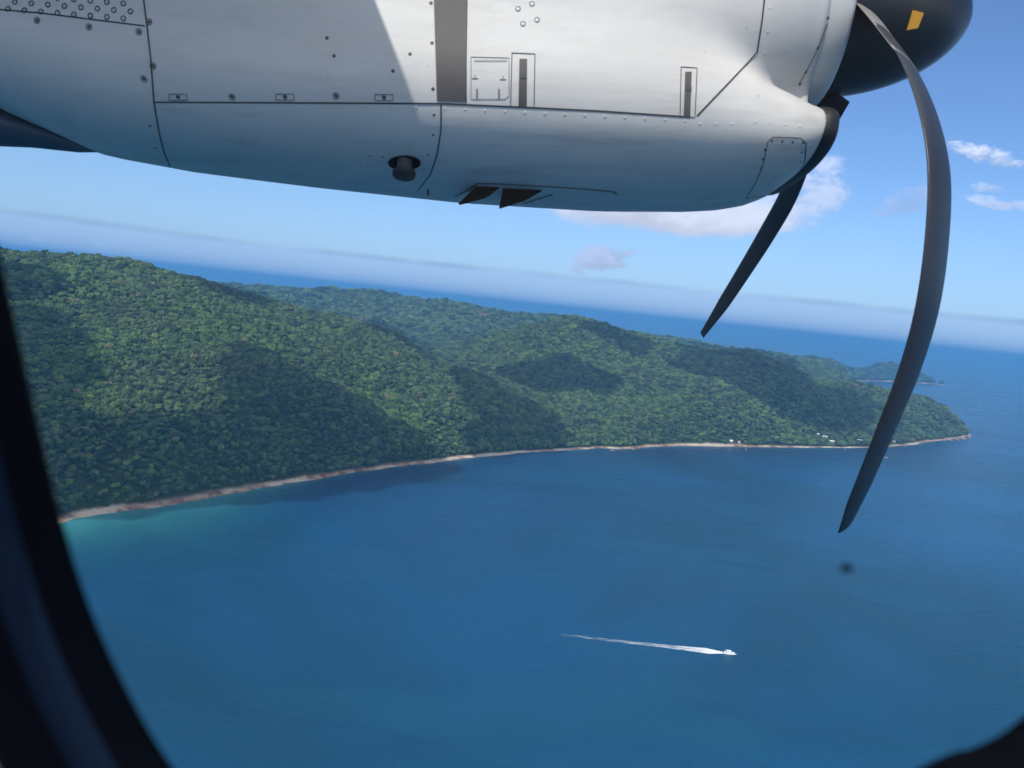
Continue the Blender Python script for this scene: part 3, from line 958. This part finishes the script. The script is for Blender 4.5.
# front cowl lip line and rivets
Rv, Rd, Rn = Acc(), Acc(), Acc()
for u in range(176, 432, 24): Rv.dome(u, 107.5, .0055)
for u in np.arange(445, 690, 20): Rv.dome(u, 106.5 + (u - 445) * .052 + 2, .0055)
for p in pathpts([(168, 121), (172, 140), (176, 160)], 14): Rv.dome(*p, .004)
for p in pathpts([(434, 115), (433, 135), (428, 155), (424, 170)], 14): Rd.dome(*p, .004)
for j, row in enumerate(((3, -6), (7, 2), (11, 9), (14, 15))):
    for i in range(9):
        u = 8 + i * 16.5 + (j % 2) * 7; v = row[1] + i * 1.35
        if u < 136 and v < 14 + u * .11 - 4: Rn.ring(u, v, .0085, .003); Rv.dome(u, v, .0045)
for (u, v) in ((37, 20.5), (89, 27), (139, 32), (149, 22), (153, 66), (144, 79), (232, 97), (336, 96)): Rn.ring(u, v, .010, .0025); Rd.dome(u, v, .0055)
for (u, v) in ((178, 97), (285, 97), (384, 97.5)):
    Rd.dome(u, v, .0065); Rn.ribbon([(u - 9, v - 3), (u + 9, v - 3), (u + 9, v + 3), (u - 9, v + 3)], .0018, closed=True)
for (u, v) in ((431, 3), (432, 43), (433, 89), (410, 54), (150, 126), (155, 148), (327, 38), (334, 56), (393, 71)): Rd.dome(u, v, .0055)
for (u, v) in ((518, 9), (532, 4), (523, 24), (537, 20)): Rv.dome(u, v, .0055); Rn.ring(u, v, .008, .0015)
for p in pathpts([(770, 8), (768, 32), (762, 75), (758, 95)], 20): Rv.dome(*p, .006)
for p in pathpts([(832, 0), (828, 18), (818, 48), (806, 72), (800, 84)], 16): Rd.dome(*p, .005)
for p in pathpts([(755, 122), (800, 126)], 15): Rv.dome(*p, .005)
for u in (700, 716, 732): Rv.dome(u, 124, .005)
for (u, v) in ((370, 156), (383, 157), (368, 166)): Rd.dome(u, v, .004)
Rv.build('rivet_row', M_RIVET, smooth=True); Rd.build('fastener_row', M_RIVETD, smooth=True); Rn.build('fastener_ring', M_SEAM)
# light line beside the cowl lip
L_ = Acc(); L_.ribbon([(836, -15), (830, 14), (820, 44), (808, 68), (799, 84)], .0022); L_.build('lip_seam', M_SEAM)


def patch_hatch():
    h_ = Acc()
    pts = [(768, 141), (773, 137), (800, 138), (806, 143), (805, 160), (797, 178), (788, 188), (765, 195), (746, 198)]
    h_.ribbon(pts, .0025); h_.ribbon([(768, 141), (763, 165), (757, 180), (746, 198)], .0022)
    o = h_.build('intake_hatch', M_SEAM)
    rv = Acc()
    for p in pathpts([(765, 150), (761, 168), (755, 184)], 9): rv.dome(*p, .004)
    for p in pathpts([(772, 141), (803, 143), (801, 162), (792, 182), (770, 191)], 9): rv.dome(*p, .004)
    rv.build('hatch_rivet', M_RIVETD)


patch_hatch()
# placard with outline, latches
M_PRINT = mat('grey_stencil_print', (.16, .17, .19), .6)
pl = Acc()
pl.ribbon([(471, 57), (509, 58), (509, 96), (505, 99), (471, 99)], .0016, closed=True)
for i in range(15): pl.ribbon([(474.5 + i * 2.2, 61), (475.8 + i * 2.2, 61)], .0055)
for (u, v) in ((475, 78.5), (503, 79.5)):
    pl.ribbon([(u - 3, v), (u + 3, v)], .003); pl.ribbon([(u, v - 4), (u, v)], .002)
for u in (477, 499): pl.ribbon([(u, 89), (u, 99)], .005)
pl.build('stencil_placard', M_PRINT)
for (q, fr) in (([(519.5, 59), (527, 59), (526.5, 106), (518.5, 106)], [(512, 53), (535, 54), (534, 108), (510.5, 107)]),
                ([(685, 72), (691.5, 72), (690, 116.5), (683.5, 116.5)], [(681, 67), (697, 68), (695, 117), (680, 117)])):
    la = Acc(); la.patch(q, 3, 8, .0024); lo_ = la.build('door_latch', M_DARKBAND)
    lb = Acc(); lb.ribbon(fr, .0022, closed=True); lb.build('latch_frame', M_SEAM)
    lc = Acc(); c0 = ((q[0][0] + q[1][0]) / 2, (q[0][1] * 2 + q[2][1]) / 3)
    lc.patch([(c0[0] - 3, c0[1]), (c0[0] + 3, c0[1]), (c0[0] + 3, c0[1] + 4), (c0[0] - 3, c0[1] + 4)], 2, 2, .004); lc.build('latch_pin', M_RIVETD)

# drain outlet: dark oval dish with a stub pipe


def tube(path, rad, n_=14, cap=True):
    vs_, fs_ = [], []
    for i, p in enumerate(path):
        t = (path[min(i + 1, len(path) - 1)] - path[max(i - 1, 0)]).normalized()
        a = t.orthogonal().normalized(); b2 = t.cross(a); r_ = rad[i] if isinstance(rad, (list, tuple)) else rad
        for k_ in range(n_):
            g_ = k_ / n_ * 2 * math.pi; vs_.append(p + (a * math.cos(g_) + b2 * math.sin(g_)) * r_)
    for i in range(len(path) - 1):
        for k_ in range(n_):
            a_ = i * n_ + k_; b_ = i * n_ + (k_ + 1) % n_; fs_.append((a_, b_, b_ + n_, a_ + n_))
    if cap: fs_.append(tuple(range(n_))[::-1]); e_ = (len(path) - 1) * n_; fs_.append(tuple(range(e_, e_ + n_)))
    return vs_, fs_


dr = Acc(); b0 = 0
cen = onskin(404.5, 162.5, .002)
ring_ = [onskin(404.5 + 16.5 * math.cos(a), 162.5 + 7.5 * math.sin(a), .002)[0] for a in np.linspace(0, 2 * math.pi, 29)[:-1]]
dr.v = ring_ + [cen[0]]; dr.f = [(i, (i + 1) % 28, 28) for i in range(28)]
dr.build('drain_recess', M_HOLE)
p0 = onskin(405, 161, 0)[0]; dwn = Vector((.0, -.012, -.040))
mesh_obj('drain_pipe', *tube([p0, p0 + dwn * .5, p0 + dwn], [.024, .024, .026], 18, False), M_RIVETD, nac, True)
p1 = p0 + dwn
mesh_obj('drain_collar', *tube([p1 - dwn * .12, p1, p1 + dwn * .25], [.029, .037, .036], 20, True), M_BLACK, nac, True)
nac.children[-1].name = 'drain_collar'

# twin scoops under the belly and their edging
for q in ([(476, 186), (500, 187), (484, 197), (458, 204)], [(503, 188), (543, 190), (524, 200), (499, 208)]):
    top1, top2, bot2, bot1 = q
    tp1 = onskin(*top1, .001); tp2 = onskin(*top2, .001)
    def at_depth(p, yy): d = plocal(*p); return d * (yy / d.y)
    y1, y2 = tp1[0].y, tp2[0].y
    f0 = [tp1[0], tp2[0], at_depth(bot2, y2 - .01), at_depth(bot1, y1 - .03)]
    f1 = [p + Vector((0, .10, .02)) for p in f0]
    mesh_obj('scoop', [*f0, *f1], [(0, 1, 2, 3), (7, 6, 5, 4), (0, 4, 5, 1), (1, 5, 6, 2), (2, 6, 7, 3), (3, 7, 4, 0)], M_HOLE, nac)
sc_ = Acc(); sc_.ribbon([(455, 196), (466, 191), (477, 183), (500, 183.5), (560, 187), (612, 191), (617, 194)], .005, .002)
sc_.build('scoop_edge', M_SEAM)
s2 = Acc(); s2.ribbon([(524, 203), (540, 198), (553, 194)], .006, .002); s2.ribbon([(428, 189), (428, 195)], .008, .002); s2.build('drain_mast', M_BLACK)

# intake boot and opening (front of the chin)
vs, fs = [], []
NP = 72
prof = [(0.0, .99), (.02, 1.012), (.045, .995), (.058, .955), (.062, .90), (.052, .85), (.03, .82), (-.04, .79)]
cy, cz_ = YC, .822
for (dx_, sc2) in prof:
    for i in range(NP):
        a = i / NP * 2 * math.pi
        c_, s_ = math.cos(a), math.sin(a); e_ = 2 / 2.6
        y = cy + .338 * sc2 * math.copysign(abs(c_) ** e_, c_)
        z = cz_ + (.098 * sc2) * math.copysign(abs(s_) ** e_, s_)
        lean = (z - cz_) * .10
        vs.append((.925 + dx_ * 1.0 + lean, y, z))
for i in range(len(prof) - 1):
    for j in range(NP):
        a = i * NP + j; b_ = i * NP + (j + 1) % NP; fs.append((a, b_, b_ + NP, a + NP))
fs.append(tuple(range((len(prof) - 1) * NP, len(prof) * NP)))
mesh_obj('intake_boot', vs, fs, M_BLACK, nac, True)

# cowl ring: bright lip around the spinner gap
vs, fs = [], []
prof = [(.93, .352), (.98, .345), (1.02, .333), (1.035, .322), (1.035, .312), (1.0, .305), (.9, .30)]
for (x, r_) in prof:
    for i in range(NP):
        a = i / NP * 2 * math.pi; vs.append((x, YC + r_ * math.cos(a), 1.32 + r_ * math.sin(a)))
for i in range(len(prof) - 1):
    for j in range(NP):
        a = i * NP + j; b_ = i * NP + (j + 1) % NP; fs.append((a, b_, b_ + NP, a + NP))
mesh_obj('cowl_lip', vs, fs, M_PAINT, nac, True)

# spinner
vs, fs = [], []
sx0, sx1, sr = 1.0, 1.555, .28
prof = [(sx0 - .06, sr * .93), (sx0 + .015, sr * .97)]
for t in np.linspace(.03, 1, 30):
    prof.append((sx0 + (sx1 - sx0) * t, sr * (max(0, 1 - t ** 2.15)) ** .56))
for (x, r_) in prof:
    for i in range(NP):
        a = i / NP * 2 * math.pi; vs.append((x, YC + r_ * math.cos(a), 1.32 + r_ * math.sin(a)))
for i in range(len(prof) - 1):
    for j in range(NP):
        a = i * NP + j; b_ = i * NP + (j + 1) % NP; fs.append((a, b_, b_ + NP, a + NP))
fs.append(tuple(range(NP))[::-1])
prop = bpy.data.objects.new('propeller', None); COL.objects.link(prop); prop.parent = plane
prop.location = (0, 0, 0)
spin = mesh_obj('spinner', vs, fs, M_SPIN, prop, True)
SB = BVHTree.FromPolygons([Vector(v) for v in vs], fs)
ym = []
for (u, v) in ((913, 10), (924, 13), (918, 28), (907, 30)):
    d = plocal(u, v).normalized(); loc, nr, i_, t_ = SB.ray_cast(Vector((0, 0, 0)), d, 20)
    if loc: ym.append(loc - d * .004)
if len(ym) == 4:
    cen_ = sum(ym, Vector()) / 4
    o = mesh_obj('balance_mark', ym + [p + Vector((0, .02, 0)) for p in ym], [(0, 1, 2, 3), (0, 4, 5, 1), (1, 5, 6, 2), (2, 6, 7, 3), (3, 7, 4, 0)], M_YEL, prop)

XP = 1.10


def planept(u, v):
    d = plocal(u, v); t = XP / d.x; return Vector((XP, d.y * t, d.z * t))


HUB = Vector((XP, YC, 1.32))


def blade(pxs, chord, twist, name='blade', m_=M_BLADE, rotk=0.0, tang=+1, off=0.0):
    pts = [planept(*p) for p in pxs]
    # smooth the centreline (Catmull-Rom)
    out, ch, tw = [], [], []
    ext = [pts[0] * 2 - pts[1]] + pts + [pts[-1] * 2 - pts[-2]]
    for i in range(1, len(ext) - 2):
        for k_ in range(6):
            t = k_ / 6; p0_, p1_, p2_, p3_ = ext[i - 1:i + 3]
            out.append(.5 * ((2 * p1_) + (p2_ - p0_) * t + (2 * p0_ - 5 * p1_ + 4 * p2_ - p3_) * t * t + (3 * p1_ - p0_ - 3 * p2_ + p3_) * t ** 3))
            q = (i - 1 + t) / (len(pts) - 1); ch.append(np.interp(q, *zip(*chord))); tw.append(np.interp(q, *zip(*twist)))
    out.append(pts[-1]); ch.append(chord[-1][1]); tw.append(twist[-1][1])
    vs_, fs_ = [], []
    foil = [(1, 0), (.85, .10), (.5, .42), (0, .62), (-.5, .52), (-.85, .30), (-1, 0), (-.85, -.14), (-.5, -.2), (0, -.22), (.5, -.15), (.85, -.06)]
    Rm = Matrix.Rotation(rotk, 3, 'X')
    for i, p in enumerate(out):
        t = (out[min(i + 1, len(out) - 1)] - out[max(i - 1, 0)]).normalized()
        tg = Vector((1, 0, 0)).cross(t).normalized() * tang
        c_ = (Vector((1, 0, 0)) * math.cos(tw[i]) + tg * math.sin(tw[i])).normalized()
        nr = t.cross(c_)
        for (a, b_) in foil:
            q = p + c_ * (a * ch[i] / 2) + nr * (b_ * ch[i] * .10)
            q = HUB + Rm @ (q - HUB); vs_.append(q)
    m2 = len(foil)
    for i in range(len(out) - 1):
        for j in range(m2):
            a = i * m2 + j; b_ = i * m2 + (j + 1) % m2; fs_.append((a, b_, b_ + m2, a + m2))
    fs_.append(tuple(range(m2))[::-1]); fs_.append(tuple(range((len(out) - 1) * m2, len(out) * m2)))
    return mesh_obj(name, vs_, fs_, m_, prop, True)


pa = [(862, 4), (880, 26), (907, 62), (928, 112), (939, 170), (937, 240), (927, 310), (909, 372), (886, 430), (863, 485), (845, 528)]
pb = [(832, 90), (820, 118), (806, 150), (788, 196), (768, 232), (746, 268), (723, 304), (702, 335)]
cha = [(0, .105), (.1, .11), (.25, .12), (.5, .13), (.75, .145), (.92, .13), (1, .08)]
chb = [(0, .16), (.14, .14), (.3, .085), (.6, .085), (.85, .075), (1, .04)]
twa = [(0, .45), (.2, .60), (1, .66)]
twb = [(0, .9), (.5, 1.0), (1, 1.15)]
TA = -1
for rk in (0, math.pi):
    o = blade(pa, cha, twa, rotk=rk, tang=-TA)
    o = blade(pb, chb, twb, rotk=rk, tang=TA)
# bright sleeve at the root of the near blade
blade([(862, 4), (880, 26), (907, 62)], [(0, .115), (.5, .115), (1, .128)], [(0, .45), (1, .60)], 'blade_sleeve', M_BLADEROOT, 0, -TA)

# wing overhead (casts the slanting shadow on the cowl)
vs, fs = [], []
prof = [(-.70, 1.80), (-.78, 1.73), (-1.05, 1.70), (-1.6, 1.70), (-2.4, 1.74), (-3.1, 1.82), (-2.4, 1.93), (-1.6, 2.02), (-1.0, 2.02), (-.72, 1.94)]
for y in (-.6, 1.2, 2.4, 3.5):
    for (x, z) in prof: vs.append((x - (y - 1.7) * .14, y, z + .01 * y))
m2 = len(prof)
for i in range(3):
    for j in range(m2):
        a = i * m2 + j; b_ = i * m2 + (j + 1) % m2; fs.append((a, b_, b_ + m2, a + m2))
fs.append(tuple(range(m2))[::-1]); fs.append(tuple(range(3 * m2, 4 * m2)))
mesh_obj('wing', vs, fs, M_PAINT, plane)

# dark fairing under the tail of the nacelle
vs, fs = [], []
st = [(-3.2, 1.10, .20), (-2.4, .97, .135), (-1.95, .905, .085), (-1.78, .87, .055), (-1.6, .825, .026), (-1.5, .805, .005)]
for (x, z, r_) in st:
    for i in range(24):
        a = i / 24 * 2 * math.pi; vs.append((x, 2.78 + r_ * 1.6 * math.cos(a), z + r_ * math.sin(a)))
for i in range(len(st) - 1):
    for j in range(24):
        a = i * 24 + j; b_ = i * 24 + (j + 1) % 24; fs.append((a, b_, b_ + 24, a + 24))
M_FAIR = mat('dark_blue_grey_paint', (.05, .075, .11), .5)
mesh_obj('tail_fairing', vs, fs, M_FAIR, plane, True)

# ------------------------------------------------------------------ cabin window around the camera
win = bpy.data.objects.new('cabin_window', None); COL.objects.link(win); win.parent = plane
YW = .20
left = [(-40, 110), (-22, 200), (0, 296), (20, 383), (45, 490), (75, 592), (112, 680), (160, 765)]
L3 = [plocal(*p) * YW for p in left]
R3 = [plocal(*p) * YW for p in [(938, 769), (985, 753), (1026, 728)]]
outline = L3 + [Vector((-.078, YW, -.112)), Vector((-.055, YW, -.121)), Vector((-.02, YW, -.126)), Vector((.03, YW, -.126)), Vector((.075, YW, -.119))] \
    + R3 + [Vector((.15, YW, -.07)), Vector((.163, YW, -.03)), Vector((.17, YW, .03)), Vector((.168, YW, .10)), Vector((.155, YW, .16)), Vector((.125, YW, .20)),
            Vector((.06, YW, .222)), Vector((0, YW, .226)), Vector((-.06, YW, .22)), Vector((-.115, YW, .19)), Vector((-.143, YW, .14))]
ccv = sum(outline, Vector()) / len(outline)
sm = []
nO = len(outline)
for i in range(nO):
    p0_, p1_, p2_, p3_ = (outline[(i + k_) % nO] for k_ in (-1, 0, 1, 2))
    for k_ in range(5):
        t = k_ / 5
        sm.append(.5 * ((2 * p1_) + (p2_ - p0_) * t + (2 * p0_ - 5 * p1_ + 4 * p2_ - p3_) * t * t + (3 * p1_ - p0_ - 3 * p2_ + p3_) * t ** 3))
nO = len(sm)


def wring(off, y):
    res = []
    for i, p in enumerate(sm):
        t = (sm[(i + 1) % nO] - sm[i - 1]).normalized(); nr = Vector((t.z, 0, -t.x))
        if nr.dot(p - ccv) < 0: nr = -nr
        q = p + nr * off; res.append(Vector((q.x, y, q.z)))
    return res


def wloft(name, rings, m_):
    vs_, fs_ = [], []
    for (o_, y_) in rings: vs_ += wring(o_, y_)
    for i in range(len(rings) - 1):
        for j in range(nO):
            a = i * nO + j; b_ = i * nO + (j + 1) % nO; fs_.append((a, b_, b_ + nO, a + nO))
    return mesh_obj(name, vs_, fs_, m_, win, True)


M_SEAL = mat('black_window_seal', (.003, .004, .007), .8, spec=.02)
M_STRIP = mat('blue_edge_reflection', (.006, .014, .032), .6, spec=.06)  # blue reflection along the window edge, put into the colour
M_PANEL = mat('grey_cabin_plastic', (.10, .115, .15), .7, build=lambda N, b: None)
wloft('window_seal', [(.03, .209), (-.0005, .203), (-.0005, .199), (.0, .186)], M_SEAL)
wloft('reflection_strip', [(.0, .1860), (.001, .184), (.0015, .175), (.0005, .1735)], M_STRIP)
wloft('reveal', [(.0005, .1735), (.0, .160), (.0008, .156)], M_SEAL)
wloft('window_surround', [(.0008, .156), (.004, .148), (.016, .140), (.035, .136), (.037, .142), (.036, .206), (.03, .209)], M_PANEL)


def m_pane(N, b):
    out = [q for q in N.n if q.type == 'OUTPUT_MATERIAL'][0]
    tr = N.add('ShaderNodeBsdfTransparent'); tr.inputs[0].default_value = (.985, .99, .995, 1)
    gl = N.add('ShaderNodeBsdfGlossy'); gl.inputs['Roughness'].default_value = .03
    mx = N.add('ShaderNodeMixShader'); mx.inputs[0].default_value = .004
    N.link(tr.outputs[0], mx.inputs[1]); N.link(gl.outputs[0], mx.inputs[2]); N.link(mx.outputs[0], out.inputs[0])


M_PANE = mat('clear_acrylic', build=m_pane)
vs = wring(.004, .2055) + wring(.004, .2030)
mesh_obj('pane', vs, [tuple(range(nO)), tuple(range(nO, 2 * nO))[::-1]] + [(j, (j + 1) % nO, nO + (j + 1) % nO, nO + j) for j in range(nO)], M_PANE, win)
# speck of dirt stuck to the pane
sp_ = plocal(847, 568) * .2025
bm = bmesh.new(); bmesh.ops.create_icosphere(bm, subdivisions=2, radius=.0011)
for v in bm.verts: v.co = Vector((v.co.x * 1.5, v.co.y * .25, v.co.z * 1.0)) * (1 + random.uniform(-.2, .2)) + Vector((sp_.x, .2025, sp_.z))
me = bpy.data.meshes.new('dirt_speck'); bm.to_mesh(me); bm.free(); me.materials.append(M_SEAL)
o = bpy.data.objects.new('dirt_speck', me); COL.objects.link(o); o.parent = win
